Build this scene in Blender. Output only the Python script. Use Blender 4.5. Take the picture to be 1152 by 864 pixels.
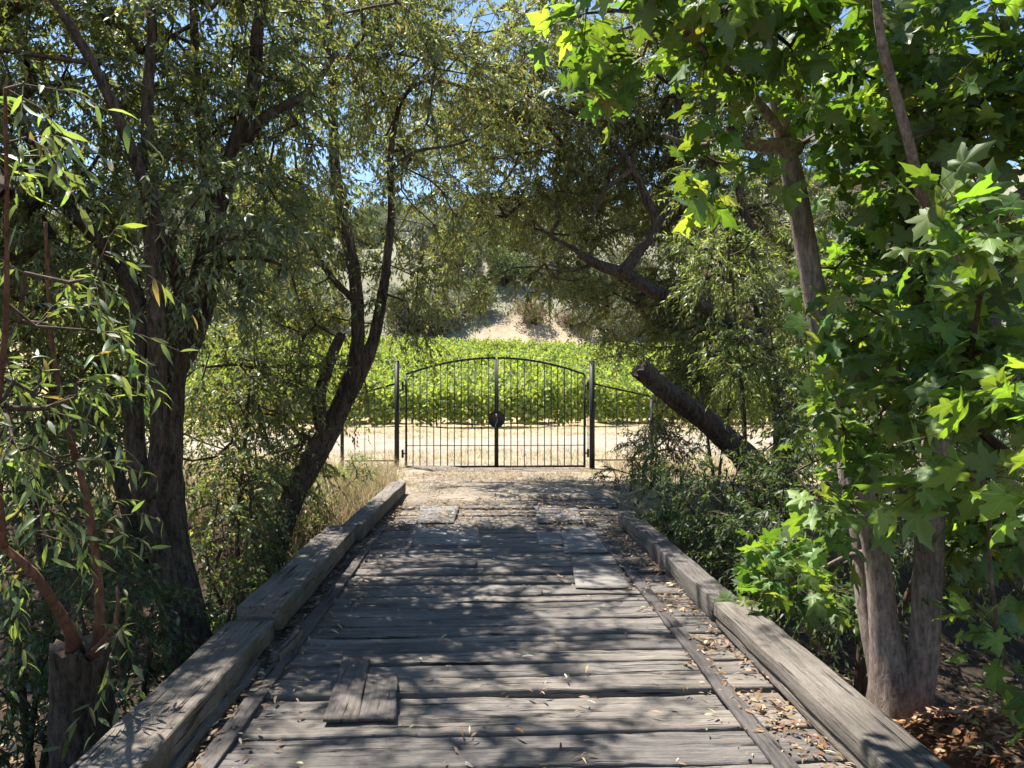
import bpy, math
import numpy as np
R = math.radians
S = bpy.context.scene
for o in list(bpy.data.objects): bpy.data.objects.remove(o)
C = S.collection
# ---------------------------------------------------------------- camera
F = 850.0; EYE = 1.6
YAW = math.atan(32/F); PITCH = math.atan(2/F)
cam = bpy.data.cameras.new('camera'); camo = bpy.data.objects.new('camera', cam); C.objects.link(camo)
cam.lens = 36*F/1152; cam.sensor_width = 36; cam.clip_start = 0.05; cam.clip_end = 3000
camo.location = (0, 0, EYE); camo.rotation_euler = (math.pi/2+PITCH, 0, -YAW)
S.camera = camo
# ---------------------------------------------------------------- sky, sun, exposure
SUN_TO = np.array([-0.36, 0.32, 1.0]); SUN_TO /= np.linalg.norm(SUN_TO)
elev = math.asin(SUN_TO[2]); az = math.atan2(SUN_TO[0], SUN_TO[1])
world = bpy.data.worlds.new('World'); S.world = world; world.use_nodes = True
nt = world.node_tree; bg = nt.nodes['Background']
sky = nt.nodes.new('ShaderNodeTexSky'); sky.sky_type = 'NISHITA'; sky.sun_disc = False
sky.sun_elevation = elev; sky.sun_rotation = az; sky.air_density = 1.0; sky.dust_density = 0.0; sky.ozone_density = 2.5
nt.links.new(sky.outputs[0], bg.inputs[0]); bg.inputs[1].default_value = 0.08
sl = bpy.data.lights.new('sun', 'SUN'); sl.energy = 5.0; sl.angle = R(0.53); sl.color = (1, 0.95, 0.86)
so = bpy.data.objects.new('sun', sl); C.objects.link(so)
so.rotation_euler = (math.pi/2-elev, 0, math.pi-az) ; so.location = (-30, 40, 60)
S.view_settings.view_transform = 'Standard'; S.view_settings.look = 'None'
S.view_settings.gamma = 1; S.view_settings.use_curve_mapping = False
S.view_settings.exposure = 1.6
S.render.engine = 'CYCLES'
S.cycles.max_bounces = 6; S.cycles.transmission_bounces = 4; S.cycles.diffuse_bounces = 4; S.cycles.glossy_bounces = 2
S.cycles.use_adaptive_sampling = True; S.cycles.adaptive_threshold = 0.02

rng = np.random.default_rng(7)
sT, cT = math.sin(YAW), math.cos(YAW)
def W(px, py, Y):
    u = (px-576)/F; v = (432-py)/F
    d = np.array([sT + u*cT, cT - u*sT, v + math.tan(PITCH)])
    return np.array([0, 0, EYE]) + d*(Y/d[1])
def G(px, py, z=0.0):                       # a point of the plane z seen at a pixel
    u = (px-576)/F; v = (432-py)/F
    d = np.array([sT + u*cT, cT - u*sT, v + math.tan(PITCH)])
    return np.array([0, 0, EYE]) + d*((z-EYE)/d[2])
# ---------------------------------------------------------------- helpers
def unit(a): return a/np.maximum(np.linalg.norm(a, axis=-1, keepdims=True), 1e-9)
def hsh(i, j, k):
    n = (i.astype(np.int64)*374761393 + j.astype(np.int64)*668265263 + k.astype(np.int64)*2147483647) & 0xffffffff
    n = ((n ^ (n >> 13))*1274126177) & 0xffffffff
    return ((n ^ (n >> 16)) & 0xffff)/65535.0
def noise3(p):
    p = np.asarray(p, float); f = np.floor(p); t = p-f; t = t*t*(3-2*t); i = f.astype(np.int64); r = 0
    for a in (0, 1):
        for b in (0, 1):
            for c in (0, 1):
                w = (t[..., 0] if a else 1-t[..., 0])*(t[..., 1] if b else 1-t[..., 1])*(t[..., 2] if c else 1-t[..., 2])
                r = r + w*hsh(i[..., 0]+a, i[..., 1]+b, i[..., 2]+c)
    return r*2-1
def fbm(p, o=4):
    r = 0; a = 1; p = np.asarray(p, float)
    for k in range(o): r = r + a*noise3(p*(2**k)+17.3*k); a *= .5
    return r
def base_of(o):
    v = np.zeros(3)
    while o is not None: v += np.array(o.location); o = o.parent
    return v
def mesh(name, V, faces, mat, parent=None, col=None, smooth=False):
    me = bpy.data.meshes.new(name); V = np.asarray(V, float)
    if parent is not None: V = V - base_of(parent)
    fs = [np.asarray(f, np.int32) for f in faces if len(f)]
    me.vertices.add(len(V)); me.vertices.foreach_set('co', V.astype(np.float32).ravel())
    nl = sum(f.size for f in fs); npoly = sum(len(f) for f in fs)
    me.loops.add(nl); me.polygons.add(npoly)
    me.loops.foreach_set('vertex_index', np.concatenate([f.ravel() for f in fs]))
    tot = np.concatenate([np.full(len(f), f.shape[1], np.int32) for f in fs])
    st = np.concatenate([[0], np.cumsum(tot)[:-1]]).astype(np.int32)
    me.polygons.foreach_set('loop_start', st)
    me.update(calc_edges=True); me.validate()
    if smooth: me.polygons.foreach_set('use_smooth', np.ones(len(me.polygons), bool))
    if col is not None:
        at = me.color_attributes.new('Col', 'FLOAT_COLOR', 'POINT')
        c4 = np.ones((len(V), 4), np.float32); c4[:, :3] = col; at.data.foreach_set('color', c4.ravel())
    if mat is not None: me.materials.append(mat)
    o = bpy.data.objects.new(name, me); C.objects.link(o)
    if parent is not None: o.parent = parent
    return o
def tag(o, label=None, cat=None, group=None, kind=None):
    if label: o['label'] = label
    if cat: o['category'] = cat
    if group: o['group'] = group
    if kind: o['kind'] = kind
    return o
def empty(name, loc, label, cat, group=None):
    o = bpy.data.objects.new(name, None); C.objects.link(o); o.location = tuple(float(v) for v in loc)
    o.empty_display_size = .2
    return tag(o, label, cat, group)
class MB:
    def __init__(s): s.V = []; s.F = []; s.C = []; s.n = 0
    def add(s, V, F, col=None):
        V = np.asarray(V, float).reshape(-1, 3)
        for f in F:
            if len(f): s.F.append(np.asarray(f, np.int64)+s.n)
        s.V.append(V); s.n += len(V)
        s.C.append(np.tile(np.asarray(col if col is not None else (1, 1, 1), float), (len(V), 1)) if col is None or np.ndim(col) == 1 else col)
    def build(s, name, mat, parent=None, smooth=False):
        return mesh(name, np.concatenate(s.V), s.F, mat, parent, np.concatenate(s.C), smooth)
# ---------------------------------------------------------------- materials
def M(name): 
    m = bpy.data.materials.new(name); m.use_nodes = True; n = m.node_tree
    return m, n, n.nodes['Principled BSDF'], n.nodes['Material Output']
def nd(n, t, **k):
    x = n.nodes.new(t)
    for a, v in k.items():
        if a in x.inputs: x.inputs[a].default_value = v
        else: setattr(x, a, v)
    return x
def ramp(n, src, stops):
    r = n.nodes.new('ShaderNodeValToRGB'); e = r.color_ramp.elements
    while len(e) < len(stops): e.new(0.5)
    for i, (p, c) in enumerate(stops):
        e[i].position = p; e[i].color = (*c, 1) if np.ndim(c) else (c, c, c, 1)
    n.links.new(src, r.inputs[0]); return r.outputs[0]
def mul(n, a, b, f=1.0, mode='MULTIPLY'):
    x = n.nodes.new('ShaderNodeMix'); x.data_type = 'RGBA'; x.blend_type = mode; x.inputs[0].default_value = f
    for s, i in ((a, 6), (b, 7)):
        if isinstance(s, bpy.types.NodeSocket): n.links.new(s, x.inputs[i])
        else: x.inputs[i].default_value = (*s, 1)
    return x.outputs[2]
def tex(n, scale, loc=(0, 0, 0), det=5, rough=.6, dist=0, src='Object', sc=1):
    tc = nd(n, 'ShaderNodeTexCoord'); mp = nd(n, 'ShaderNodeMapping'); mp.inputs['Scale'].default_value = scale
    mp.inputs['Location'].default_value = loc
    n.links.new(tc.outputs[src], mp.inputs[0])
    t = nd(n, 'ShaderNodeTexNoise', Scale=sc, Detail=det, Roughness=rough, Distortion=dist)
    n.links.new(mp.outputs[0], t.inputs[0]); return t.outputs[0]
def bump(n, b, src, strength, dist):
    x = nd(n, 'ShaderNodeBump', Strength=strength, Distance=dist); n.links.new(src, x.inputs['Height']); n.links.new(x.outputs[0], b.inputs['Normal'])
    return x
def foliage_mat(name, trans=.42, tcol=(1.9, 1.75, .5), rough=.42, spec=.5, under=(.05, .055, .045)):
    m, n, b, out = M(name)
    at = nd(n, 'ShaderNodeAttribute'); at.attribute_name = 'Col'
    geo = nd(n, 'ShaderNodeNewGeometry'); pale = mul(n, at.outputs[0], under, mode='ADD')
    sel = nd(n, 'ShaderNodeMix'); sel.data_type = 'RGBA'; n.links.new(geo.outputs['Backfacing'], sel.inputs[0]); n.links.new(at.outputs[0], sel.inputs[6]); n.links.new(pale, sel.inputs[7])
    n.links.new(sel.outputs[2], b.inputs['Base Color']); b.inputs['Roughness'].default_value = rough
    b.inputs['Specular IOR Level'].default_value = spec
    tr = nd(n, 'ShaderNodeBsdfTranslucent'); n.links.new(mul(n, at.outputs[0], tcol), tr.inputs[0])
    mx = nd(n, 'ShaderNodeMixShader', Fac=trans); n.links.new(b.outputs[0], mx.inputs[1]); n.links.new(tr.outputs[0], mx.inputs[2])
    n.links.new(mx.outputs[0], out.inputs[0]); return m
def bark_mat(name, c0, c1, vs=1.0, bs=.8):
    m, n, b, out = M(name)
    t = tex(n, (30*vs, 30*vs, 8*vs), det=9, rough=.75, dist=.35)
    t2 = tex(n, (2, 2, 1.2), det=3)
    t3 = tex(n, (60, 60, 25), det=3)
    c = ramp(n, t, [(.38, c0), (.5, tuple((a+b_)/2 for a, b_ in zip(c0, c1))), (.64, c1)])
    c = mul(n, c, ramp(n, t2, [(.3, .55), (.7, 1.25)]))
    n.links.new(mul(n, c, ramp(n, t3, [(.3, .7), (.7, 1.15)])), b.inputs['Base Color']); b.inputs['Roughness'].default_value = .9
    b.inputs['Specular IOR Level'].default_value = .2
    bump(n, b, t, bs, .03); return m
def wood_mat(name, axis, light=(.30, .27, .235), dark=(.085, .075, .066), moss=False):
    m, n, b, out = M(name)
    oi = nd(n, 'ShaderNodeObjectInfo'); tc = nd(n, 'ShaderNodeTexCoord')
    off = nd(n, 'ShaderNodeVectorMath', operation='SCALE'); cmb = nd(n, 'ShaderNodeCombineXYZ')
    for i in range(3): n.links.new(oi.outputs['Random'], cmb.inputs[i])
    n.links.new(cmb.outputs[0], off.inputs[0]); off.inputs['Scale'].default_value = 37.0
    ad = nd(n, 'ShaderNodeVectorMath', operation='ADD'); n.links.new(tc.outputs['Object'], ad.inputs[0]); n.links.new(off.outputs[0], ad.inputs[1])
    def t(sc, det, rough=.6, dist=0.0):
        mp = nd(n, 'ShaderNodeMapping'); mp.inputs['Scale'].default_value = sc; n.links.new(ad.outputs[0], mp.inputs[0])
        x = nd(n, 'ShaderNodeTexNoise', Scale=1, Detail=det, Roughness=rough, Distortion=dist); n.links.new(mp.outputs[0], x.inputs[0]); return x.outputs[0]
    def sc(al, ac): return (al, ac, ac) if axis == 'X' else (ac, al, ac)
    g = t(sc(2.0, 55), 8, .75, .08); big = t((1.6, 1.6, 1.6), 4); crack = t(sc(1.6, 34), 6, .65, .12); fine = t(sc(22, 260), 3)
    c = ramp(n, g, [(.28, dark), (.5, tuple(.6*a+.4*b_ for a, b_ in zip(light, dark))), (.72, light)])
    c = mul(n, c, ramp(n, big, [(.3, .6), (.7, 1.2)]))
    c = mul(n, c, ramp(n, crack, [(.345, .12), (.385, 1)]))
    c = mul(n, c, ramp(n, fine, [(.3, .66), (.7, 1.2)]))
    rr = ramp(n, oi.outputs['Random'], [(0, (.78, .77, .78)), (.5, (1.0, .98, .96)), (1, (1.22, 1.15, 1.06))])
    c = mul(n, c, rr)
    if moss:
        mz = ramp(n, t((5, 5, 5), 5, .7), [(.42, 0.0), (.6, .8)])
        geo = nd(n, 'ShaderNodeNewGeometry'); sx = nd(n, 'ShaderNodeSeparateXYZ'); n.links.new(geo.outputs['Normal'], sx.inputs[0])
        mr = nd(n, 'ShaderNodeMapRange'); mr.inputs[1].default_value = .2; mr.inputs[2].default_value = .8; n.links.new(sx.outputs[0], mr.inputs[0])
        mm = nd(n, 'ShaderNodeMath', operation='MULTIPLY'); n.links.new(mr.outputs[0], mm.inputs[0]); n.links.new(mz, mm.inputs[1])
        x = nd(n, 'ShaderNodeMix'); x.data_type = 'RGBA'; n.links.new(mm.outputs[0], x.inputs[0]); n.links.new(c, x.inputs[6]); x.inputs[7].default_value = (.085, .07, .028, 1); c = x.outputs[2]
    n.links.new(c, b.inputs['Base Color']); b.inputs['Roughness'].default_value = .85; b.inputs['Specular IOR Level'].default_value = .25
    h = nd(n, 'ShaderNodeMath', operation='ADD'); n.links.new(g, h.inputs[0]); n.links.new(ramp(n, crack, [(.33, 0.0), (.40, 1.0)]), h.inputs[1])
    bump(n, b, h.outputs[0], .9, .014); return m
MAT = {}
MAT['willow'] = foliage_mat('willow_leaf', .50, (1.7, 1.6, .6), .48, .5, (.10, .11, .09))
MAT['sycamore'] = foliage_mat('sycamore_leaf', .52, (1.9, 1.75, .45), .48, .45)
MAT['vine'] = foliage_mat('vine_leaf', .4, (1.5, 1.5, .4), .6, .3)
MAT['far'] = foliage_mat('chaparral_leaf', .2, (1.2, 1.2, .8), .8, .1)
MAT['dry'] = foliage_mat('dry_leaf', .25, (1.3, 1.1, .8), .8, .1)
MAT['bark'] = bark_mat('willow_bark', (.030, .022, .016), (.17, .125, .09))
MAT['bark_red'] = bark_mat('young_bark', (.09, .04, .025), (.22, .115, .075), 1.5, .3)
MAT['bark_syc'] = bark_mat('sycamore_bark', (.13, .10, .085), (.36, .29, .245), 1.2, .7)
MAT['twig'] = bark_mat('twig_bark', (.05, .035, .025), (.14, .10, .07), 1, .2)
MAT['cut'] = bark_mat('cut_wood', (.12, .09, .065), (.34, .27, .20), 2.5, .5)
MAT['wood_x'] = wood_mat('plank_wood', 'X', (.25, .228, .208), (.052, .047, .044))
MAT['wood_y'] = wood_mat('timber_wood', 'Y', (.235, .21, .185), (.06, .052, .046), moss=True)
MAT['ply'] = wood_mat('plywood', 'X', (.25, .24, .24), (.155, .15, .148))
MAT['slat'] = wood_mat('slat_wood', 'Y', (.14, .125, .12), (.05, .045, .043))
m, n, b, out = M('black_iron'); b.inputs['Base Color'].default_value = (.012, .012, .013, 1); b.inputs['Roughness'].default_value = .5; MAT['iron'] = m
b.inputs['Specular IOR Level'].default_value = .4
m, n, b, out = M('steel'); b.inputs['Base Color'].default_value = (.35, .34, .33, 1); b.inputs['Metallic'].default_value = .7; b.inputs['Roughness'].default_value = .45; MAT['steel'] = m
# ground
m, n, b, out = M('earth'); at = nd(n, 'ShaderNodeAttribute'); at.attribute_name = 'Col'
c = mul(n, at.outputs[0], ramp(n, tex(n, (1.5, 1.5, 1.5), det=8, rough=.7), [(.25, .62), (.75, 1.3)]))
c = mul(n, c, ramp(n, tex(n, (14, 14, 14), det=6, rough=.75), [(.3, .65), (.7, 1.22)]))
c = mul(n, c, ramp(n, tex(n, (.12, .12, .12), det=5, rough=.6), [(.3, .8), (.7, 1.15)]))
n.links.new(c, b.inputs['Base Color']); b.inputs['Roughness'].default_value = .95; b.inputs['Specular IOR Level'].default_value = .1
bump(n, b, tex(n, (18, 18, 18), det=8, rough=.75), .7, .05); MAT['earth'] = m
# ---------------------------------------------------------------- terrain
def sstep(a, b, x): t = np.clip((x-a)/(b-a), 0, 1); return t*t*(3-2*t)
MC = W(588, 380, 84)                                        # the bare dirt bank under the hill
def T(x, y):
    x = np.asarray(x, float); y = np.asarray(y, float)
    yc = np.where(x > 0, 7.0, 6.6) + .12*np.abs(x)*np.sign(x); hw = 3.7
    t = np.clip((y-yc)/hw, -1, 1)
    z = -1.75*(1-t*t)**1.3*(.75+.25*sstep(0, 2, np.abs(x)))
    p = np.stack([x, y, 0*x], -1)
    near = sstep(1.9, 3.2, np.abs(x-.1))+sstep(11, 16, y)*.5
    z = z + .09*fbm(p*.9)*np.clip(near, 0, 1)
    z = z - .22*(1-sstep(1.75, 2.1, np.abs(x-.15)))*(1-sstep(3, 9, y))
    z = z + .035*sstep(9.9, 10.7, y+.25*noise3(p*2.2))*(1-sstep(11.5, 13.5, y))*(1-sstep(1.6, 2.4, np.abs(x-.1))) + .008*noise3(p*7)*sstep(9.5, 10.5, y)*(1-sstep(14, 18, y))
    z = z + .105*np.clip(y-32, 0, 44) + np.clip(y-32, 0, 44)*.012*np.clip(x, -60, 60)/20*-1
    u = np.clip(y-78, 0, None)
    ridge = 47 + 5*noise3(np.stack([x/60, 0*x, 0*x], -1)) + .06*np.clip(x, -100, 200)
    z = z + ridge*(1-np.exp(-(u/58.0)**1.25)) + sstep(80, 110, y)*(3.0*fbm(p/22.0, 4))
    d2 = ((x-MC[0]-1.5)/10.0)**2 + ((y-MC[1]-6)/9.0)**2
    z = z + 1.0*np.exp(-d2*1.2)
    return z
def terrain():
    nx, ny = 300, 420
    tx = np.linspace(-1, 1, nx); X = 3.5*np.sinh(6.2*tx)
    ty = np.linspace(-1, 1, ny); ky = 4.5; Y = 8+6.0*np.sinh(5.6*ty)
    X, Y = np.meshgrid(X, Y); Z = T(X, Y)
    V = np.stack([X, Y, Z], -1).reshape(-1, 3)
    i = np.arange(nx*ny).reshape(ny, nx); f = np.stack([i[:-1, :-1], i[:-1, 1:], i[1:, 1:], i[1:, :-1]], -1).reshape(-1, 4)
    x, y = V[:, 0], V[:, 1]; p = np.stack([x, y, 0*x], -1)
    def mixc(a, b, t): t = np.clip(t, 0, 1)[:, None]; return a*(1-t)+b*t
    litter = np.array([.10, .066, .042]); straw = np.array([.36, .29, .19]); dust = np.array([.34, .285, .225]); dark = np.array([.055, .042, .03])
    hillc = np.array([.21, .205, .145]); bare = np.array([.44, .33, .225]); vsoil = np.array([.40, .31, .19])
    c = np.tile(litter, (len(V), 1))
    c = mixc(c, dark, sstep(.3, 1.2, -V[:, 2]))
    c = mixc(c, np.tile([.19, .09, .045], (len(V), 1)), ((x > 1.8) & (y < 5.2))*.8)
    c = mixc(c, straw, sstep(9.8, 12, y + .6*noise3(p*.8)))
    c = mixc(c, dust*.78, sstep(9.6, 10.6, y)*(1-sstep(1.2, 2.6, np.abs(x-.2)+.4*noise3(p)))*(1-sstep(15, 17, y)) )
    c = mixc(c, dust, sstep(17, 18.5, y+.4*noise3(p*.7))*(1-sstep(23, 24.5, y+.4*noise3(p*.7)))*.9)
    c = mixc(c, vsoil, sstep(26, 28, y))
    c = mixc(c, hillc, sstep(76, 80, y))
    c = mixc(c, bare, np.exp(-(((x-MC[0]-1.5)/6.0)**2+((y-MC[1]+1.0)/5.0)**2)**1.6*.9)+.0)
    c = mixc(c, hillc*1.35, sstep(.1, .5, fbm(p/9.0, 3))*sstep(95, 110, y)*.7)
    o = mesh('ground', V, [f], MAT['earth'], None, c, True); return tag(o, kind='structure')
terrain()

# ---------------------------------------------------------------- swept timber
def sweep_box(mb, p0, p1, w, h, seg=.12, nz=.006, seed=0, up=(0, 0, 1), bev=.012, warp=.0, endn=0.0, col=(1, 1, 1)):
    p0 = np.array(p0, float); p1 = np.array(p1, float); L = np.linalg.norm(p1-p0); a = (p1-p0)/L
    up = np.array(up, float); side = np.cross(a, up); side /= np.linalg.norm(side); up2 = np.cross(side, a)
    n = max(2, int(L/seg)+1); t = np.linspace(0, 1, n)
    b = min(bev, h*.4, w*.4); prof = []
    for (sx, sy) in ((-1, -1), (1, -1), (1, 1), (-1, 1)):
        cx, cy = sx*(w/2-b), sy*(h/2-b)
        angs = {(-1, -1): (180, 270), (1, -1): (270, 360), (1, 1): (0, 90), (-1, 1): (90, 180)}[(sx, sy)]
        for q in (0, .5, 1):
            an = R(angs[0]+(angs[1]-angs[0])*q); prof.append((cx+b*math.cos(an), cy+b*math.sin(an)))
        if (sx, sy) == (1, 1):
            for q in (.3, .0, -.3): prof.append((q*w, h/2))
        if (sx, sy) == (-1, -1):
            for q in (-.25, .25): prof.append((q*w, -h/2))
    pr = np.array(prof); K = len(pr)
    cen = p0[None]+(p1-p0)[None]*t[:, None]
    V = cen[:, None]+side[None, None]*pr[None, :, 0:1]+up2[None, None]*pr[None, :, 1:2]
    q = V*np.array([1, 1, 1])+seed*13.7
    V = V+side*(nz*fbm(q*3.0, 3))[..., None]+up2*(nz*fbm(q*3.3+50, 3))[..., None]
    V = V+side*(nz*.5*noise3(q*18))[..., None]+up2*(nz*.5*noise3(q*17+9))[..., None]
    if warp: V = V+up2*(warp*noise3(np.stack([t*1.3+seed, t*0, t*0+seed], -1)))[:, None, None]
    if endn:
        V[0] += a*(endn*noise3(q[0]*25))[:, None]; V[-1] += a*(endn*noise3(q[-1]*25))[:, None]
    i = np.arange(n*K).reshape(n, K); j = np.roll(i, -1, 1)
    f = np.stack([i[:-1], j[:-1], j[1:], i[1:]], -1).reshape(-1, 4)
    mb.add(V, [f, i[0][::-1][None], i[-1][None]], np.array(col, float))
def timber(name, p0, p1, w, h, mat, parent=None, **k):
    mb = MB(); sweep_box(mb, p0, p1, w, h, **k); return mb.build(name, mat, parent)
def rod(mb, p0, p1, r, K=8, r1=None):
    p0 = np.array(p0, float); p1 = np.array(p1, float); a = unit(p1-p0); h = np.array([0, 0, 1.]) if abs(a[2]) < .9 else np.array([1., 0, 0])
    s = unit(np.cross(a, h)); u = np.cross(s, a); an = np.arange(K)*2*math.pi/K
    ring = s*np.cos(an)[:, None]+u*np.sin(an)[:, None]; r1 = r if r1 is None else r1
    V = np.concatenate([p0+ring*r, p1+ring*r1]); i = np.arange(K); j = (i+1) % K
    mb.add(V, [np.stack([i, j, j+K, i+K], -1), i[::-1][None], (i+K)[None]])
def box(mb, c, d):
    c = np.array(c, float); d = np.array(d, float)/2
    V = np.array([[sx, sy, sz] for sx in (-1, 1) for sy in (-1, 1) for sz in (-1, 1)])*d+c
    mb.add(V, [np.array([[0, 1, 3, 2], [4, 6, 7, 5], [0, 4, 5, 1], [2, 3, 7, 6], [0, 2, 6, 4], [1, 5, 7, 3]])])

# ---------------------------------------------------------------- bridge
bridge = empty('wooden_bridge', (0, 5, -.3), 'weathered grey plank bridge deck leading to the black iron gate', 'bridge')
y = -1.6; k = 0
while y < 10.75:
    w = float(rng.choice([.10, .14, .17, .20, .24], p=[.15, .2, .3, .25, .1]))
    x0 = -1.52+rng.uniform(-.05, .03); x1 = 1.84+rng.uniform(-.08, .05)
    dz = rng.uniform(-.010, .006)
    if 9.0 < y < 9.9 or rng.random() < .08: dz -= .025
    rows = [(x0, x1)]
    if rng.random() < .12:
        xm = rng.uniform(-.5, .9); rows = [(x0, xm-.006), (xm+.006, x1)]
    for (a, b_) in rows:
        timber('plank', (a, y+w/2, -.03+dz+rng.uniform(-.004, .004)), (b_, y+w/2+rng.uniform(-.008, .008), -.03+dz+rng.uniform(-.006, .006)), w-.004, .06, MAT['wood_x'], bridge,
               seg=.05, nz=.0065, seed=k, bev=float(rng.uniform(.008, .02)), warp=.007, endn=.018, up=(0, float(rng.normal(0, .035)), 1)); k += 1
    y += w+float(rng.choice([.006, .013, .024, .045], p=[.25, .4, .22, .13]))
for x in (-1.35, -.45, .5, 1.6):
    timber('stringer', (x, -1.7, -.33), (x, 10.9, -.33), .25, .34, MAT['wood_y'], bridge, seg=.5)
# long wear slats near both edges
def slat(x0, x1, ya, yb, sd):
    o = timber('edge_slat', (x0, ya, .013), (x1, yb, .013), .095, .022, MAT['slat'], bridge, seg=.1, nz=.005, seed=sd, bev=.005, warp=.003, endn=.01)
slat(-1.17, -1.16, -1.6, 4.6, 1); slat(-1.16, -1.14, 4.62, 8.6, 2); slat(1.25, 1.26, -1.6, 4.9, 3); slat(1.26, 1.23, 4.92, 8.9, 4)
# curb timbers
def curb(name, label, p0, p1, w, h, bot=0.0, seed=0, crack=False, group='heavy timbers edging the bridge'):
    o = empty(name, ((p0[0]+p1[0])/2, (p0[1]+p1[1])/2, bot), label, 'timber', group)
    if crack:
        timber('upper_baulk', (p0[0], p0[1], bot+h*.72), (p1[0], p1[1], bot+h*.72), w, h*.55, MAT['wood_y'], o, seg=.09, nz=.004, seed=seed, bev=.010, endn=.012)
        timber('lower_baulk', (p0[0]+.004, p0[1]+.02, bot+h*.215), (p1[0]+.004, p1[1]-.01, bot+h*.215), w-.012, h*.43-.006, MAT['wood_y'], o, seg=.09, nz=.004, seed=seed+5, bev=.012, endn=.012)
    else:
        timber('baulk', (p0[0], p0[1], bot+h/2), (p1[0], p1[1], bot+h/2), w, h, MAT['wood_y'], o, seg=.09, nz=.005, seed=seed, bev=.011, endn=.012)
    return o
curb('curb_timber', 'broad grey curb timber at the near left edge of the deck', (-1.42, -1.2), (-1.415, 4.66), .27, .13, .045, 1)
curb('curb_timber', 'second curb timber on the left, its dark end raised above the near one', (-1.385, 4.74), (-1.385, 7.48), .285, .15, .085, 2)
curb('curb_timber', 'farthest left curb timber, angled in towards the gate beside dry grass', (-1.325, 7.62), (-1.225, 11.0), .20, .16, .05, 3)
curb('curb_timber', 'cracked two layer curb timber at the near right edge below the sycamore', (1.645, -1.2), (1.65, 4.98), .24, .16, .002, 4, True)
curb('curb_timber', 'far right curb timber running narrower towards the dark bush', (1.635, 5.06), (1.645, 8.65), .19, .158, .002, 5)
timber_b = timber('support_block', (-1.30, 1.0, .03), (-1.29, 4.3, .03), .09, .055, MAT['wood_y'], None, seg=.1, nz=.012, seed=8, bev=.014, endn=.03)
tag(timber_b, 'long mossy packing strip under the near left curb timber', 'timber')
t2 = timber('support_block', (-1.20, 4.35, .035), (-1.17, 4.85, .035), .08, .065, MAT['wood_y'], None, seg=.06, nz=.012, seed=9, bev=.02, endn=.04)
tag(t2, 'short mossy block wedged where the left curb timbers meet', 'timber')
t3 = timber('support_block', (-1.36, 4.9, .03), (-1.36, 11.0, .03), .10, .058, MAT['wood_y'], None, seg=.2, nz=.008, seed=10, bev=.01)
tag(t3, 'low packing beam under the far left curb timbers', 'timber')
# boards and plywood patches lying on the deck
def patch(name, label, q, th, mat, z=.012, seed=0):
    P = np.array([G(px, py, z+th) for px, py in q]); P[:, 2] = 0
    n = 14; u = np.linspace(0, 1, n); U, Vv = np.meshgrid(u, u); 
    top = (P[0]*(1-U[..., None])*(1-Vv[..., None])+P[1]*U[..., None]*(1-Vv[..., None])+P[2]*U[..., None]*Vv[..., None]+P[3]*(1-U[..., None])*Vv[..., None])
    cen = top.mean((0, 1)); top = top+.006*np.stack([noise3(top*9+seed), noise3(top*8+seed+4), 0*U], -1)
    tz = z+th+.004*noise3(top*2.3+seed)
    A = top.copy(); A[..., 2] = tz; B = top.copy(); B[..., 2] = tz-th
    i = np.arange(n*n).reshape(n, n); f = np.stack([i[:-1, :-1], i[1:, :-1], i[1:, 1:], i[:-1, 1:]], -1).reshape(-1, 4)
    ring = np.concatenate([i[0, :-1], i[:-1, -1], i[-1, :0:-1], i[:0:-1, 0]]); r2 = np.roll(ring, -1); N = n*n
    side = np.stack([ring, r2, r2+N, ring+N], -1)
    o = mesh(name, np.concatenate([A.reshape(-1, 3), B.reshape(-1, 3)]), [f, f[:, ::-1]+N, side], mat)
    return tag(o, label, 'board')
patch('loose_board', 'narrow grey board lying lengthwise left, overlapped at its right by a shorter board', [(388, 734), (416, 738), (403, 808), (364, 808)], .018, MAT['slat'], seed=1)
patch('loose_board', 'short dark board beside the long one at the front left of the deck', [(414, 757), (447, 757), (446, 807), (404, 807)], .018, MAT['slat'], .013, seed=2)
patch('plywood_patch', 'small bluish plywood sheet farthest left near the end of the deck', [(473, 569), (516, 569), (510, 588), (468, 588)], .007, MAT['ply'], seed=3)
patch('plywood_patch', 'wide pale plywood sheet on the left in front of the small bluish one', [(463, 590), (538, 590), (541, 613), (457, 613)], .007, MAT['ply'], seed=4)
patch('plywood_patch', 'small square plywood piece between the wide left and tall right sheets', [(603, 598), (631, 598), (634, 612), (605, 612)], .006, MAT['ply'], seed=5)
patch('plywood_patch', 'pale plywood sheet on the right beyond the pinkish one', [(632, 592), (676, 592), (685, 621), (634, 621)], .007, MAT['ply'], seed=6)
patch('plywood_patch', 'nearest plywood sheet on the right, pale and pinkish', [(643, 625), (690, 625), (711, 661), (647, 661)], .007, MAT['ply'], seed=7)
patch('plywood_patch', 'dusty plywood sheet at the far right end of the deck', [(602, 571), (650, 571), (656, 588), (604, 588)], .006, MAT['ply'], seed=8)

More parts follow.
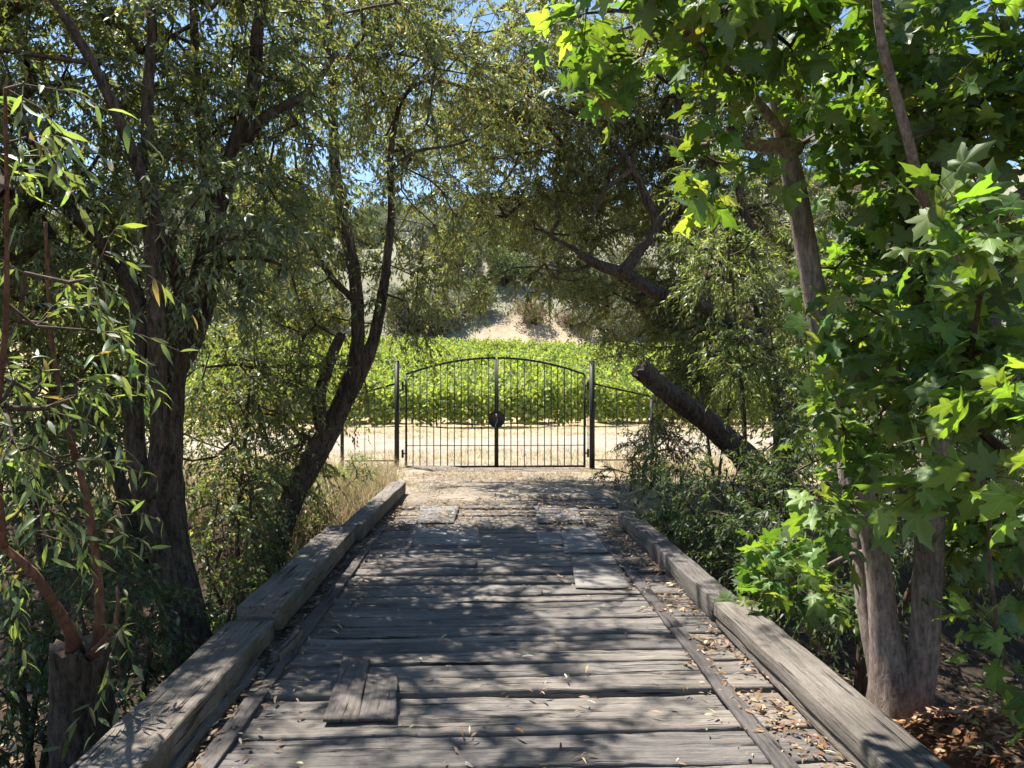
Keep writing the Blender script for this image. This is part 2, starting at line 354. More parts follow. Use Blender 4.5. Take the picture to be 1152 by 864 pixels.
# ---------------------------------------------------------------- gate
YG = 14.8
def gx(px): return W(px, 434, YG)[0]
def gz(py): return W(560, py, YG)[2]
z0 = .0
gate = empty('iron_gate', (gx(558), YG, 0), 'arched black iron double gate with round lock plate across the track', 'gate')
xl, xc, xr = gx(457), gx(558.5), gx(657.5); zt, ze, zb = gz(401.5), gz(420), gz(526)
def arch(x):
    t = (x-xc)/(xr-xc) if x > xc else (xc-x)/(xc-xl)
    return zt-(zt-ze)*(t*t)
for s in (-1, 1):
    xa, xb = (xl, xc-.02) if s < 0 else (xc+.02, xr)
    mb = MB(); fw = .04
    xs = np.linspace(xa, xb, 15)
    for a, b_ in zip(xs[:-1], xs[1:]): sweep_box(mb, (a-.004, YG, arch(a)-.02), (b_+.004, YG, arch(b_)-.02), fw, fw, nz=0, bev=.004, seg=1)
    for x in (xa, xb): box(mb, (x, YG, (zb+arch(x)-.03)/2), (fw, fw, arch(x)-.03-zb))
    box(mb, ((xa+xb)/2, YG, zb+.021), (xb-xa-fw, fw*.9, .038))
    leaf = mb.build('gate_leaf', MAT['iron'], gate)
    for q in range(1, 13):
        x = xa+(xb-xa)*q/13; m2 = MB(); box(m2, (x, YG+.001, (zb+.04+arch(x)-.03)/2), (.017, .017, arch(x)-.03-zb-.04)); m2.build('picket', MAT['iron'], leaf)
    m2 = MB(); box(m2, ((xa+xb)/2, YG-.016, gz(501)), (xb-xa-fw, .014, .014)); m2.build('crossbar', MAT['iron'], leaf)
    m2 = MB(); xh = xa-.07 if s < 0 else xb+.07
    for z in (gz(434), gz(510)):
      m2 = MB(); rod(m2, (min(xh, (xa if s < 0 else xb)), YG, z), (max(xh, (xa if s < 0 else xb)), YG, z), .014)
      rod(m2, (xh, YG, z-.08), (xh, YG, z+.08), .022); m2.build('hinge', MAT['iron'], leaf)
    if s > 0: m2 = MB(); rod(m2, (xb+.07, YG, gz(515)), (xb+.07, YG, gz(425)), .008); m2.build('drop_rod', MAT['iron'], leaf)
    # half of the round lock plate
    m2 = MB(); an = np.linspace(-math.pi/2, math.pi/2, 17)*1.0; rr = .165; zc = gz(471.5); x0 = xc+s*.002
    V = [[x0, YG-.028, zc]]+[[x0+s*rr*math.cos(a), YG-.028, zc+rr*math.sin(a)] for a in an]
    V2 = [[v[0], YG-.036, v[2]] for v in V]; nV = len(V)
    Fr = [[0, i, i+1] for i in range(1, nV-1)]; Bk = [[0+nV, i+1+nV, i+nV] for i in range(1, nV-1)]
    Sd = [[i, i+1, i+1+nV, i+nV] for i in range(0, nV-1)]+[[nV-1, 0, nV, 2*nV-1]]
    m2.add(V+V2, [np.array(Fr), np.array(Bk), np.array(Sd)]); m2.build('lock_plate', MAT['iron'], leaf)
m2 = MB(); box(m2, (xc, YG-.045, gz(467)), (.03, .03, .05)); 
for k in range(6): rod(m2, (xc+.02*math.sin(k), YG-.05, gz(470)-.03*k), (xc+.02*math.sin(k+1), YG-.055, gz(470)-.03*(k+1)), .006)
m2.build('padlock_chain', MAT['steel'], gate)
def post(name, label, px, ptop, wd):
    mb = MB(); x = gx(px); zt_ = gz(ptop); zz = float(T(x, YG))-.25
    box(mb, (x, YG, (zz+zt_)/2), (wd, wd, zt_-zz)); box(mb, (x, YG, zt_+.008), (wd+.012, wd+.012, .014))
    V = np.array([[x-wd/2, YG-wd/2, zt_+.015], [x+wd/2, YG-wd/2, zt_+.015], [x+wd/2, YG+wd/2, zt_+.015], [x-wd/2, YG+wd/2, zt_+.015], [x, YG, zt_+.05]])
    mb.add(V, [np.array([[0, 1, 4], [1, 2, 4], [2, 3, 4], [3, 0, 4]])])
    return tag(mb.build(name, MAT['iron']), label, 'post', 'black posts of the gate and fence')
post('gate_post', 'square black steel post at the left side of the iron gate', 446.5, 407, .085)
post('gate_post', 'square black steel post at the right side of the iron gate', 666, 407, .095)
post('fence_post', 'short black post at the end of the sloping fence rail, right of the gate', 733, 448, .06)
post('fence_post', 'short black post left of the gate among the shrubs', 385, 446, .06)
def wing(label, pa, ya, pb, yb, cnt):
    xa, xb = gx(pa), gx(pb); za, zb_ = gz(ya), gz(yb)
    o = empty('iron_fence', ((xa+xb)/2, YG, 0), label, 'fence', 'iron fence wings beside the gate')
    mb = MB(); sweep_box(mb, (xa, YG, za), (xb, YG, zb_), .035, .035, nz=0, bev=.004, seg=1); mb.build('rail', MAT['iron'], o)
    mb = MB(); sweep_box(mb, (xa, YG, .14), (xb, YG, .14), .025, .025, nz=0, bev=.004, seg=1); mb.build('rail', MAT['iron'], o)
    for q in range(1, cnt+1):
        t = q/(cnt+1); m2 = MB(); x = xa+(xb-xa)*t; box(m2, (x, YG+.001, (.15+za+(zb_-za)*t-.015)/2), (.011, .011, za+(zb_-za)*t-.165)); m2.build('picket', MAT['iron'], o)
wing('fence wing with sloping top rail from the right gate post to a short post', 669, 432, 731, 446, 4)
wing('fence wing running left from the left gate post into the shrubs', 388, 447, 444, 432, 4)

# ---------------------------------------------------------------- leaves
WL = (np.array([[0, 0, 0], [-1, .38, .03], [0, .42, -.015], [1, .38, .03], [0, 1, -.10]]), np.array([[0, 2, 1], [0, 3, 2], [1, 2, 4], [2, 3, 4]]))
WLN = (np.array([[0, 0, 0], [-.75, .2, .02], [0, .2, 0], [.75, .2, .02], [-1, .48, .0], [0, .5, -.03], [1, .48, .0], [-.6, .76, -.08], [0, .78, -.10], [.6, .76, -.08], [0, 1, -.20]]),
       np.array([[0, 2, 1, 1], [0, 3, 2, 2]]))
WLN = (WLN[0], [np.array([[0, 2, 1], [0, 3, 2], [7, 8, 10], [8, 9, 10]]), np.array([[1, 2, 5, 4], [2, 3, 6, 5], [4, 5, 8, 7], [5, 6, 9, 8]])])
WF = (np.array([[0, 0, 0], [-1, .45, .04], [0, 1, -.06], [1, .45, .04]]), np.array([[0, 2, 1], [0, 3, 2]]))
def syc():
    h = [(.05, -.02), (.20, -.16), (.36, -.17), (.42, -.10), (.62, -.10), (.52, .03), (.40, .14), (.56, .22), (.66, .34), (.88, .46), (.70, .52), (.52, .50), (.30, .46), (.30, .58), (.36, .70), (.22, .80), (.10, .95)]
    out = [(0, .01)]+h+[(0, 1.12)]+[(-a, b_) for a, b_ in h[::-1]]
    n = len(out); c = np.array([0, .22]); pts = np.array(out)
    inner = c+(pts-c)*.5
    V = np.concatenate([[[*c]], inner, pts]); r = np.linalg.norm(V-c, axis=1); an = np.arctan2(V[:, 1]-c[1], V[:, 0])
    fz = lambda V, r, an: -.26*r**2+.045*np.cos(5*(an-math.pi/2)*.95)*np.minimum(r, .5)*2 + .05*np.abs(V[:, 0])
    z = fz(V, r, an)
    V = np.column_stack([V, z]); i = np.arange(n); j = (i+1) % n
    F3 = [np.stack([0*i, i+1, j+1], -1)]; F4 = [np.stack([i+1, i+1+n, j+1+n, j+1], -1)]; mod = [1.12]+[1.03]*n+[.95]*n; b0 = len(V); Vs = [V]
    for tp in ((0, 1.05), (.82, .44), (-.82, .44), (.56, -.08), (-.56, -.08)):      # veins
        d = np.array(tp)-np.array([0, .0]); L = np.linalg.norm(d); pd = np.array([-d[1], d[0]])/L
        for q, w_ in ((0, .014), (.35, .010), (.7, .006), (1, .002)):
            for s_ in (-1, 1):
                p = d*q+pd*w_*s_; pc = p-c; rr = np.array([np.linalg.norm(pc)]); aa = np.array([math.atan2(pc[1], p[0])])
                Vs.append(np.array([[p[0], p[1], fz(np.array([[p[0], p[1]]]), rr, aa)[0]+.007]])); mod.append(1.75)
        for q in range(3): a_ = b0+2*q; F4.append(np.array([[a_, a_+1, a_+3, a_+2]]))
        b0 += 8
    return np.vstack(Vs), [F3[0], np.vstack(F4)], np.array(mod)
SY = syc()
def petal_set(mb, tpl, pos, axis, nrm, ln, wd, col):
    mod = tpl[2] if len(tpl) > 2 else None; V, Fs = tpl[:2]; Fs = Fs if isinstance(Fs, list) else [Fs]; N = len(pos)
    axis = unit(axis); side = unit(np.cross(axis, nrm)); nr = np.cross(side, axis)
    cv = (.2+1.9*((np.arange(N)*.6180339) % 1)**1.3)[:, None, None]; tw = ((((np.arange(N)*.3819) % 1)-.5)*.5)[:, None, None]
    P = pos[:, None]+side[:, None]*V[None, :, 0:1]*wd[:, None, None]+axis[:, None]*V[None, :, 1:2]*ln[:, None, None]+nr[:, None]*(V[None, :, 2:3]*cv*ln[:, None, None]+tw*V[None, :, 0:1]*V[None, :, 1:2]*wd[:, None, None]*1.4)
    K = len(V); off = (np.arange(N)*K)[:, None, None]
    mb.add(P.reshape(-1, 3), [(off+f[None]).reshape(-1, f.shape[1]) for f in Fs], np.repeat(col, K, axis=0)*(1 if mod is None else np.tile(mod, N)[:, None]))
def palette(N, pal, g, jit=.18):
    ws = np.array([p[0] for p in pal], float); ws /= ws.sum(); cs = np.array([p[1] for p in pal])
    c = cs[g.choice(len(pal), N, p=ws)]*(1+jit*g.normal(size=(N, 1)))*(1+.06*g.normal(size=(N, 3)))
    return np.clip(c, .004, .9)
PW = [(5, (.100, .135, .066)), (4, (.130, .160, .078)), (2, (.175, .20, .10)), (1.2, (.22, .23, .09)), (.3, (.18, .13, .06))]
PO = [(4, (.120, .148, .066)), (3, (.155, .175, .078)), (2, (.20, .21, .085)), (1.5, (.10, .13, .065)), (.6, (.17, .12, .05))]
PS = [(5, (.080, .145, .036)), (3, (.11, .18, .045)), (1.4, (.15, .21, .055)), (.1, (.17, .17, .05))]
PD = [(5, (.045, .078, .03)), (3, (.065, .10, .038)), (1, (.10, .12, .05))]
PV = [(5, (.23, .29, .075)), (3, (.30, .36, .11)), (1, (.38, .38, .15)), (1, (.14, .20, .06))]
def tubes(mb, A, B, ra, rb, K=4):
    if not len(A): return
    A = np.asarray(A); B = np.asarray(B); a = unit(B-A); h = np.where(np.abs(a[:, 2:3]) < .9, np.array([[0, 0, 1.]]), np.array([[1., 0, 0]]))
    s = unit(np.cross(a, h)); u = np.cross(s, a); an = np.arange(K)*2*math.pi/K
    ring = s[:, None]*np.cos(an)[None, :, None]+u[:, None]*np.sin(an)[None, :, None]
    V = np.concatenate([A[:, None]+ring*np.asarray(ra)[:, None, None], B[:, None]+ring*np.asarray(rb)[:, None, None]], 1)
    i = np.arange(K); j = (i+1) % K; f = np.stack([i, j, j+K, i+K], -1)
    mb.add(V.reshape(-1, 3), [((np.arange(len(A))*2*K)[:, None, None]+f[None]).reshape(-1, 4)])
def shoots(mbL, mbT, O, D, ln, droop, k, leaf, tpl, pal, g, spread=.75, hang=.25, flat=.5, stalk=0.0, twig=.0022):
    """leafy shoots: O origins, D directions, ln lengths; k leaves on each"""
    N = len(O); D = unit(D)
    t = np.linspace(.08, 1, k)[None]+g.normal(0, .3/k, (N, k)); t = np.clip(t, .02, 1)
    g3 = np.array([0, 0, -1.])
    def P(t): return O[:, None]+D[:, None]*(ln[:, None]*t)[..., None]+g3*(droop*ln[:, None]*t*t)[..., None]
    pos = P(t); tan = unit(D[:, None]+g3*(2*droop*t)[..., None]); h = unit(g.normal(size=(N, 1, 3))+np.array([0, 0, .3]))
    s1 = unit(np.cross(tan, h)); s2 = np.cross(tan, s1)
    ph = (np.arange(k)*2.4)[None]+g.uniform(0, 6, (N, 1)); sd = s1*np.cos(ph)[..., None]+s2*np.sin(ph)[..., None]*(1-flat)
    ax = unit(tan*(1-spread)+sd*spread+g3*hang+g.normal(0, .16, (N, k, 3)))
    nm = unit(np.array([0, 0, 1.])*(.9)+sd*-.1+g.normal(0, .55, (N, k, 3)))
    L = g.uniform(leaf[0], leaf[1], (N, k))*(1-.35*np.abs(t-.45)); wd = L*leaf[2]*g.uniform(.8, 1.2, (N, k))
    shc = (1+.16*g.normal(size=(N, 1, 1)))
    col = (palette(N*k, pal, g).reshape(N, k, 3)*np.clip(shc, .6, 1.6)).reshape(-1, 3)
    p2 = pos
    if stalk:
        p2 = pos+ax*stalk; tubes(mbT, pos.reshape(-1, 3), p2.reshape(-1, 3)+0, np.full(N*k, twig*.7), np.full(N*k, twig*.5), 3)
    petal_set(mbL, tpl, p2.reshape(-1, 3), ax.reshape(-1, 3), nm.reshape(-1, 3), L.ravel(), wd.ravel(), col)
    if mbT is not None:
        tt = np.linspace(0, 1, 4)[None].repeat(N, 0); Q = P(tt)
        for i in range(3): tubes(mbT, Q[:, i], Q[:, i+1], np.full(N, twig*(1.3-.35*i)), np.full(N, twig*(1.3-.35*(i+1))), 3)
def smooth_line(pts, step=.07):
    P = np.array(pts, float); n = len(P); Q = np.vstack([2*P[0]-P[1], P, 2*P[-1]-P[-2]]); out = []
    for i in range(1, n):
        p0, p1, p2, p3 = Q[i-1], Q[i], Q[i+1], Q[i+2]; m_ = max(2, int(np.linalg.norm((p2-p1)[:3])/step))
        t = (np.arange(m_)/m_)[:, None]
        out.append(.5*((2*p1)+(-p0+p2)*t+(2*p0-5*p1+4*p2-p3)*t**2+(-p0+3*p1-3*p2+p3)*t**3))
    out.append(P[-1:]); return np.vstack(out)
def limb(name, pts, mat, parent, K=20, rough=.10, step=.06, wob=.02, seed=0, flat_end=False, rag=1.0):
    """pts: (x, y, z, r)"""
    Q = smooth_line(pts, step); n = len(Q); c = Q[:, :3].copy(); r = np.maximum(Q[:, 3], .003)
    c += wob*np.stack([noise3(c*2.2+seed), noise3(c*2.2+seed+31), .3*noise3(c*2+seed+77)], -1)*np.linspace(.2, 1, n)[:, None]
    t = unit(np.gradient(c, axis=0)); u = unit(np.cross(t[0], [.3, .9, .2])); us = []
    for i in range(n): u = unit(u-t[i]*np.dot(u, t[i])); us.append(u)
    us = np.array(us); vs = np.cross(t, us); an = np.arange(K)*2*math.pi/K
    ring = us[:, None]*np.cos(an)[None, :, None]+vs[:, None]*np.sin(an)[None, :, None]
    base = c[:, None]+ring*r[:, None, None]
    s = np.cumsum(np.r_[0, np.linalg.norm(np.diff(c, axis=0), axis=1)])
    q = np.stack([np.cos(an)[None].repeat(n, 0)*2.6, np.sin(an)[None].repeat(n, 0)*2.6, (s[:, None]*1.6).repeat(K, 1)], -1)+seed*3.1
    fr = (r/.07)[:, None, None]*np.array([1, 1, 0])+np.array([.6, .6, 2.2]); rid = 1-2*np.abs(noise3(q*fr*.8)); rid2 = noise3(q*fr*1.9)
    d = rough*(rid*.8+rid2*.4+noise3(q*np.array([.6, .6, .8]))*1.1)
    V = base+ring*(r[:, None]*d)[..., None]
    i = np.arange(n*K).reshape(n, K); j = np.roll(i, -1, 1)
    f = np.stack([i[:-1], j[:-1], j[1:], i[1:]], -1).reshape(-1, 4)
    if flat_end:                                          # a torn or sawn end with a paler face
        V[-1] += t[-1]*(.05*noise3(V[-1]*30)*rag)[:, None]; cap = V[-1].mean(0)-t[-1]*.012; m_ = V[-1]*.55+cap*.45+t[-1]*(.03*noise3(V[-1]*60)*rag)[:, None]
        b0 = n*K; ii = np.arange(K); jj = (ii+1) % K; V2 = np.concatenate([V.reshape(-1, 3), V[-1], m_, cap[None]])
        o = mesh(name, V2, [f, i[0][::-1][None], np.stack([b0+ii, b0+jj, b0+K+jj, b0+K+ii], -1), np.stack([b0+K+ii, b0+K+jj, 0*ii+b0+2*K], -1)], mat, parent, None, True)
        o.data.materials.append(MAT['cut']); o.data.polygons.foreach_set('material_index', np.array([0]*(len(f)+1)+[1]*(2*K), np.int32))
        return o, np.column_stack([c, r])
    return mesh(name, V.reshape(-1, 3), [f, i[-1][None], i[0][::-1][None]], mat, parent, None, K > 9), np.column_stack([c, r])
def blob(px, py, Y, rx, ry, rd, dens=25):
    """crown lobe given at its distance Y (m), radii in pixels at that distance, rd deep (m)"""
    c = W(px, py, Y); return (c, np.array([rx/F*Y, rd, ry/F*Y]), dens)
def lobe(x, y, z, rx, ry, rz, dens=25): return (np.array([x, y, z], float), np.array([rx, ry, rz], float), dens)
def points_in(blobs, g, df=1.0):
    out = []; cc = []
    for c, r, dens in blobs:
        n = max(3, int(df*dens*math.pi*r[0]*r[2])); d = unit(g.normal(size=(n, 3)))*(g.uniform(0.02, 1, (n, 1))**.42)
        out.append(c+d*r*(1+.12*g.normal(size=(n, 1)))); cc.append(np.repeat(c[None], n, 0))
    return np.vstack(out), np.vstack(cc)
def grow(nodes, rads, pts, g, seg=.3, wig=.10):
    """grow thin branches from NODES to every point; returns tubes and the tangent at each point"""
    P = [tuple(p) for p in nodes]; par = [-1]*len(P); P = np.array(P)
    buf = np.zeros((len(P)+len(pts)*14, 3)); buf[:len(P)] = P; n = len(P); n0 = n; par = np.full(len(buf), -1); 
    d0 = np.array([np.min(((pts[i]-P)**2).sum(1)) for i in range(len(pts))]); order = np.argsort(d0); tip = np.zeros(len(pts), int)
    for i in order:
        a = pts[i]; dd = ((buf[:n]-a)**2).sum(1); dd = dd+np.where(buf[:n, 2] > a[2]+.15, .35*(buf[:n, 2]-a[2])**2, 0); s = int(np.argmin(dd)); L = math.sqrt(((buf[s]-a)**2).sum())
        m_ = min(12, max(1, int(L/seg))); p0 = buf[s]
        ctrl = p0+(a-p0)*.45+np.array([0, 0, .16*L])+g.normal(0, .10*L, 3)
        pr = s
        for q in range(1, m_+1):
            t = q/m_; p = (1-t)**2*p0+2*t*(1-t)*ctrl+t*t*a
            if q < m_: p = p+g.normal(0, wig*seg*.6, 3)
            buf[n] = p; par[n] = pr; pr = n; n += 1
        tip[i] = pr
    cnt = np.zeros(n); cnt[tip] += 1
    for i in range(n-1, n0-1, -1):
        cnt[par[i]] += cnt[i]
    idx = np.arange(n0, n); ra = .0045*cnt**.47
    pa = par[idx]; A = buf[pa]; B = buf[idx]; rb = ra[idx]; rA = np.minimum(np.where(pa >= n0, ra[pa], ra[idx]*1.15), .08)
    rA = np.minimum(rA, rb*1.8)
    return A, B, rA, np.minimum(rb, .08), unit(buf[tip]-buf[np.maximum(par[tip], 0)])
def tree(name, label, cat, base, limbs, blobs, mat=None, pal=PW, leafmat='willow', seed=0, ns=4, k=15, ln=(.28, .55), leaf=(.06, .10, .15), tpl=WL,
         droop=.45, spread=.55, hang=.25, stalk=0, group=None, K=20, rough=.12, twigmat=None, hangn=1.0, seg=.3, flat=.5, df=1.0):
    g = np.random.default_rng(seed); mat = mat or MAT['bark']
    root = empty(name, base, label, cat, group); N = []; 
    for q, (nm, pts) in enumerate(limbs):
        cut = nm.endswith('!'); nm = nm.rstrip('!')
        o, nn = limb(nm, pts, mat, root, K=(44 if pts[0][3] > .14 else 28) if pts[0][3] > .05 and K > 8 else 10, rough=rough, seed=seed+q, flat_end=cut); N.append(nn[::3])
    N = np.vstack(N)
    zmin = N[:, 2].max()*.0+base[2]+.6; NN = N[N[:, 2] > zmin] if (N[:, 2] > zmin).sum() > 3 else N
    pts, cc = points_in(blobs, g, df)
    gd = T(pts[:, 0], pts[:, 1]); keep = pts[:, 2] > gd+.05
    # keep the crown off the deck and the track in front of the gate
    onp = (np.abs(pts[:, 0]-.15) < 1.5) & (pts[:, 2] < 2.1) & (pts[:, 1] < 16); keep &= ~onp
    # keep leaves off the lens
    keep &= (np.abs(pts[:, 0]) > .55) | (pts[:, 1] > 2.5) | (pts[:, 2] > 3)
    # gaps between the crowns: over the fence wing, and round the snapped limb
    U = pts[:, 0]/pts[:, 1]; E = (pts[:, 2]-EYE)/pts[:, 1]; far_ = (pts[:, 1] > 6) & (pts[:, 1] < 14.8)
    keep &= ~(far_ & (U > .13) & (U < .225) & (E > -.055) & (E < .035))
    keep &= ~((pts[:, 1] > 6) & (pts[:, 1] < 10.9) & (U > .17) & (U < .33) & (np.abs(E-(.02-(U-.2)*.78)) < .045))
    pts = pts[keep]; cc = cc[keep]
    A, B, ra, rb, tg = grow(NN[:, :3], NN[:, 3], pts, g, seg=seg)
    mt = MB(); ml = MB(); tubes(mt, A, B, ra, rb, 5)
    O = np.repeat(pts, ns, 0); D = unit(np.repeat(unit(pts-cc)*.6+tg*.5, ns, 0)+g.normal(0, .6, (len(O), 3))+np.array([0, 0, .1]))
    L = g.uniform(ln[0], ln[1], len(O))
    shoots(ml, mt, O, D, L, droop, k, leaf, tpl, pal, g, spread, hang, flat, stalk)
    mt.build('twigs', twigmat or MAT['twig'], root); ml.build('crown', MAT[leafmat], root)
    return root
def L_(nm, *p): return (nm, [(*W(px, py, Y), r) for (px, py, Y, r) in p])
def gb(px, Y): x = W(px, 434, Y)[0]; return (x, Y, float(T(x, Y))-.15)

WILLOWS = 'willows crowding the creek banks'
# 1 main left willow
tree('willow_tree', 'dark many trunked willow rising beside the left curb timbers', 'tree', gb(222, 5.9), [
    ('trunk', [(*gb(250, 5.9), .20), (*W(218, 735, 5.9), .15), (*W(198, 620, 6), .115), (*W(190, 500, 6), .10), (*W(200, 400, 6), .085), (*W(215, 345, 6.05), .07), (*W(238, 260, 6.1), .065), (*W(262, 170, 6.2), .06), (*W(285, 80, 6.3), .052), (*W(300, -60, 6.4), .04)]),
    ('trunk', [(*gb(228, 5.8), .12), (*W(188, 660, 5.8), .085), (*W(160, 550, 5.75), .068), (*W(152, 450, 5.7), .062), (*W(158, 370, 5.7), .062), (*W(148, 320, 5.75), .055), (*W(110, 270, 5.8), .045), (*W(60, 210, 5.9), .045), (*W(10, 100, 6), .03)]),
    L_('limb', (190, 430, 6, .08), (222, 375, 6.1, .055), (240, 300, 6.3, .055), (232, 200, 6.4, .05), (220, 100, 6.5, .04), (215, -20, 6.6, .03)),
    L_('limb', (172, 560, 5.7, .05), (178, 470, 5.65, .05), (175, 330, 5.6, .07), (170, 230, 5.6, .055), (165, 120, 5.6, .04), (170, 0, 5.7, .03)),
    L_('limb', (190, 380, 6, .08), (205, 330, 5.9, .06), (180, 260, 5.6, .05), (140, 150, 5.3, .035), (75, 20, 5.2, .03)),
    L_('limb', (262, 170, 6.2, .06), (300, 130, 6.3, .045), (345, 105, 6.5, .03), (380, 60, 6.8, .02)),
    L_('limb', (170, 660, 5.9, .06), (140, 560, 6.2, .05), (110, 480, 6.3, .035), (60, 420, 6.4, .02)),
    L_('limb', (232, 300, 6.1, .04), (270, 290, 6.0, .02), (320, 300, 6.1, .012), (335, 340, 6.2, .006)),
], [blob(100, 90, 6.4, 130, 120, 1.3, 30), blob(250, 70, 6.6, 120, 110, 1.3, 22), blob(60, 270, 6.2, 110, 110, 1.0, 34), blob(215, 250, 5.6, 110, 95, .6, 17),
    blob(330, 150, 6.9, 70, 100, .8, 18), blob(30, 420, 6.8, 90, 110, .8, 30), blob(120, 430, 6.9, 60, 90, .4, 16), blob(290, 240, 6.2, 60, 70, .5, 14),
    lobe(-3.4, 6.6, 6.0, 1.8, 1.8, 1.0, 12), lobe(-.9, 7.4, 6.0, 1.2, 1.2, .7, 5), lobe(-4.5, 5, 4, 1.5, 1.8, 2.0, 22), lobe(-1.7, 5.6, 4.9, .9, 1.0, .5, 10)], seed=11, group=WILLOWS, ns=6, k=19, df=1.5)
# 2 leaning willow
tree('willow_tree', 'leaning willow with a sawn stub, left of the gate', 'tree', gb(285, 8.4), [
    ('trunk', [(*gb(275, 8.3), .17), (*W(302, 640, 8.4), .13), (*W(326, 570, 8.5), .12), (*W(356, 510, 8.6), .125), (*W(388, 445, 8.6), .10), (*W(402, 385, 8.6), .075), (*W(398, 310, 8.6), .07), (*W(383, 230, 8.6), .06), (*W(375, 150, 8.6), .05), (*W(372, 40, 8.7), .04), (*W(360, -90, 8.8), .03)]),
    L_('limb!', (366, 490, 8.6, .10), (358, 455, 8.5, .07), (368, 415, 8.45, .062), (384, 374, 8.4, .055)),
    L_('limb', (388, 450, 8.6, .10), (415, 400, 8.6, .07), (430, 330, 8.7, .055), (440, 250, 8.8, .045), (440, 170, 8.9, .035), (455, 110, 9, .025), (490, 90, 9.2, .02), (550, 110, 9.6, .012)),
    L_('limb', (400, 340, 8.6, .04), (365, 300, 8.4, .03), (340, 240, 8.3, .02), (330, 160, 8.3, .012)),
    L_('limb', (440, 190, 8.9, .03), (470, 170, 9.1, .02), (520, 160, 9.5, .014), (560, 135, 10, .008)),
    L_('limb', (315, 610, 8.4, .04), (285, 560, 8.2, .025), (250, 520, 8.1, .012)),
], [blob(400, 60, 9, 100, 110, 1.2, 19), blob(490, 90, 9.4, 90, 100, 1.2, 15), blob(350, 250, 8.8, 70, 90, .9, 20), blob(460, 330, 9.0, 50, 60, .6, 16), blob(320, 400, 8.8, 75, 80, .8, 24),
    blob(480, 230, 9.4, 60, 60, .8, 14), blob(420, 420, 8.9, 30, 40, .4, 14), blob(280, 500, 8.9, 80, 70, .6, 22),
    lobe(-1.8, 9.6, 6.8, 1.6, 1.4, .9, 6), lobe(.6, 10, 5.8, 1.2, 1.2, .7, 4)], pal=PO, seed=22, group=WILLOWS, leaf=(.06, .095, .17), ns=6, k=18, df=1.4)
# 3 right willow with the broken log
tree('willow_tree', 'old willow with a thick snapped limb, arching from the right over the gate', 'tree', gb(900, 11), [
    ('trunk!', [(*gb(905, 11), .30), (*W(890, 600, 11), .27), (*W(850, 530, 10.9), .20), (*W(815, 492, 10.8), .155), (*W(775, 459, 10.6), .14), (*W(742, 434, 10.5), .13), (*W(717, 414, 10.4), .135)]),
    L_('limb', (880, 570, 11, .2), (885, 470, 11.2, .17), (860, 400, 11.4, .15), (810, 358, 11.5, .11), (772, 334, 11.5, .10), (740, 330, 11.5, .095), (705, 309, 11.5, .085), (672, 298, 11.5, .07), (642, 278, 11.5, .035), (615, 262, 11.7, .018), (585, 230, 12, .008)),
    L_('limb', (700, 308, 11.5, .10), (722, 278, 11.5, .08), (738, 255, 11.5, .075), (728, 225, 11.5, .06), (712, 190, 11.5, .05), (690, 160, 11.5, .04), (650, 130, 11.6, .03), (600, 110, 11.8, .02)),
    L_('limb', (738, 255, 11.5, .07), (765, 220, 11.5, .06), (762, 150, 11.6, .055), (768, 60, 11.8, .05), (775, -60, 12, .04)),
    L_('limb', (860, 400, 11.4, .1), (850, 300, 11.4, .08), (830, 200, 11.4, .06), (820, 80, 11.4, .05), (810, -60, 11.4, .04)),
    L_('limb', (712, 190, 11.5, .04), (680, 215, 11.3, .03), (665, 250, 11.2, .02)),
    L_('limb', (768, 100, 11.8, .05), (700, 60, 11.9, .03), (640, 10, 12, .02), (560, -20, 12, .015)),
    L_('limb', (668, 297, 11.5, .03), (640, 305, 11.6, .018), (600, 300, 11.8, .008)),
], [blob(580, 60, 12, 90, 90, 1.4, 16), blob(660, 120, 12.3, 90, 90, 1.3, 20), blob(560, 190, 12.2, 80, 80, 1.2, 17), blob(640, 240, 12.7, 80, 70, 1.0, 20), blob(740, 120, 12.6, 90, 120, 1.0, 22),
    blob(700, 345, 12.6, 60, 38, .5, 22), blob(770, 380, 12.0, 50, 60, .5, 26), blob(780, 260, 12.6, 80, 90, .8, 18), blob(520, 300, 12, 50, 40, .8, 12), blob(620, 320, 12.6, 55, 25, .6, 14), blob(850, 100, 11.6, 90, 120, 1.2, 22), blob(720, 430, 11.6, 40, 50, .5, 18), blob(880, 300, 12.2, 70, 120, .8, 14),
    lobe(-.3, 13.9, 6.3, 2.6, .9, .6, 15), lobe(-.6, 11.6, 6.4, 1.6, 1.5, .8, 6)], pal=PO, seed=33, group=WILLOWS, leaf=(.065, .10, .18), ns=6, k=18, df=1.6)
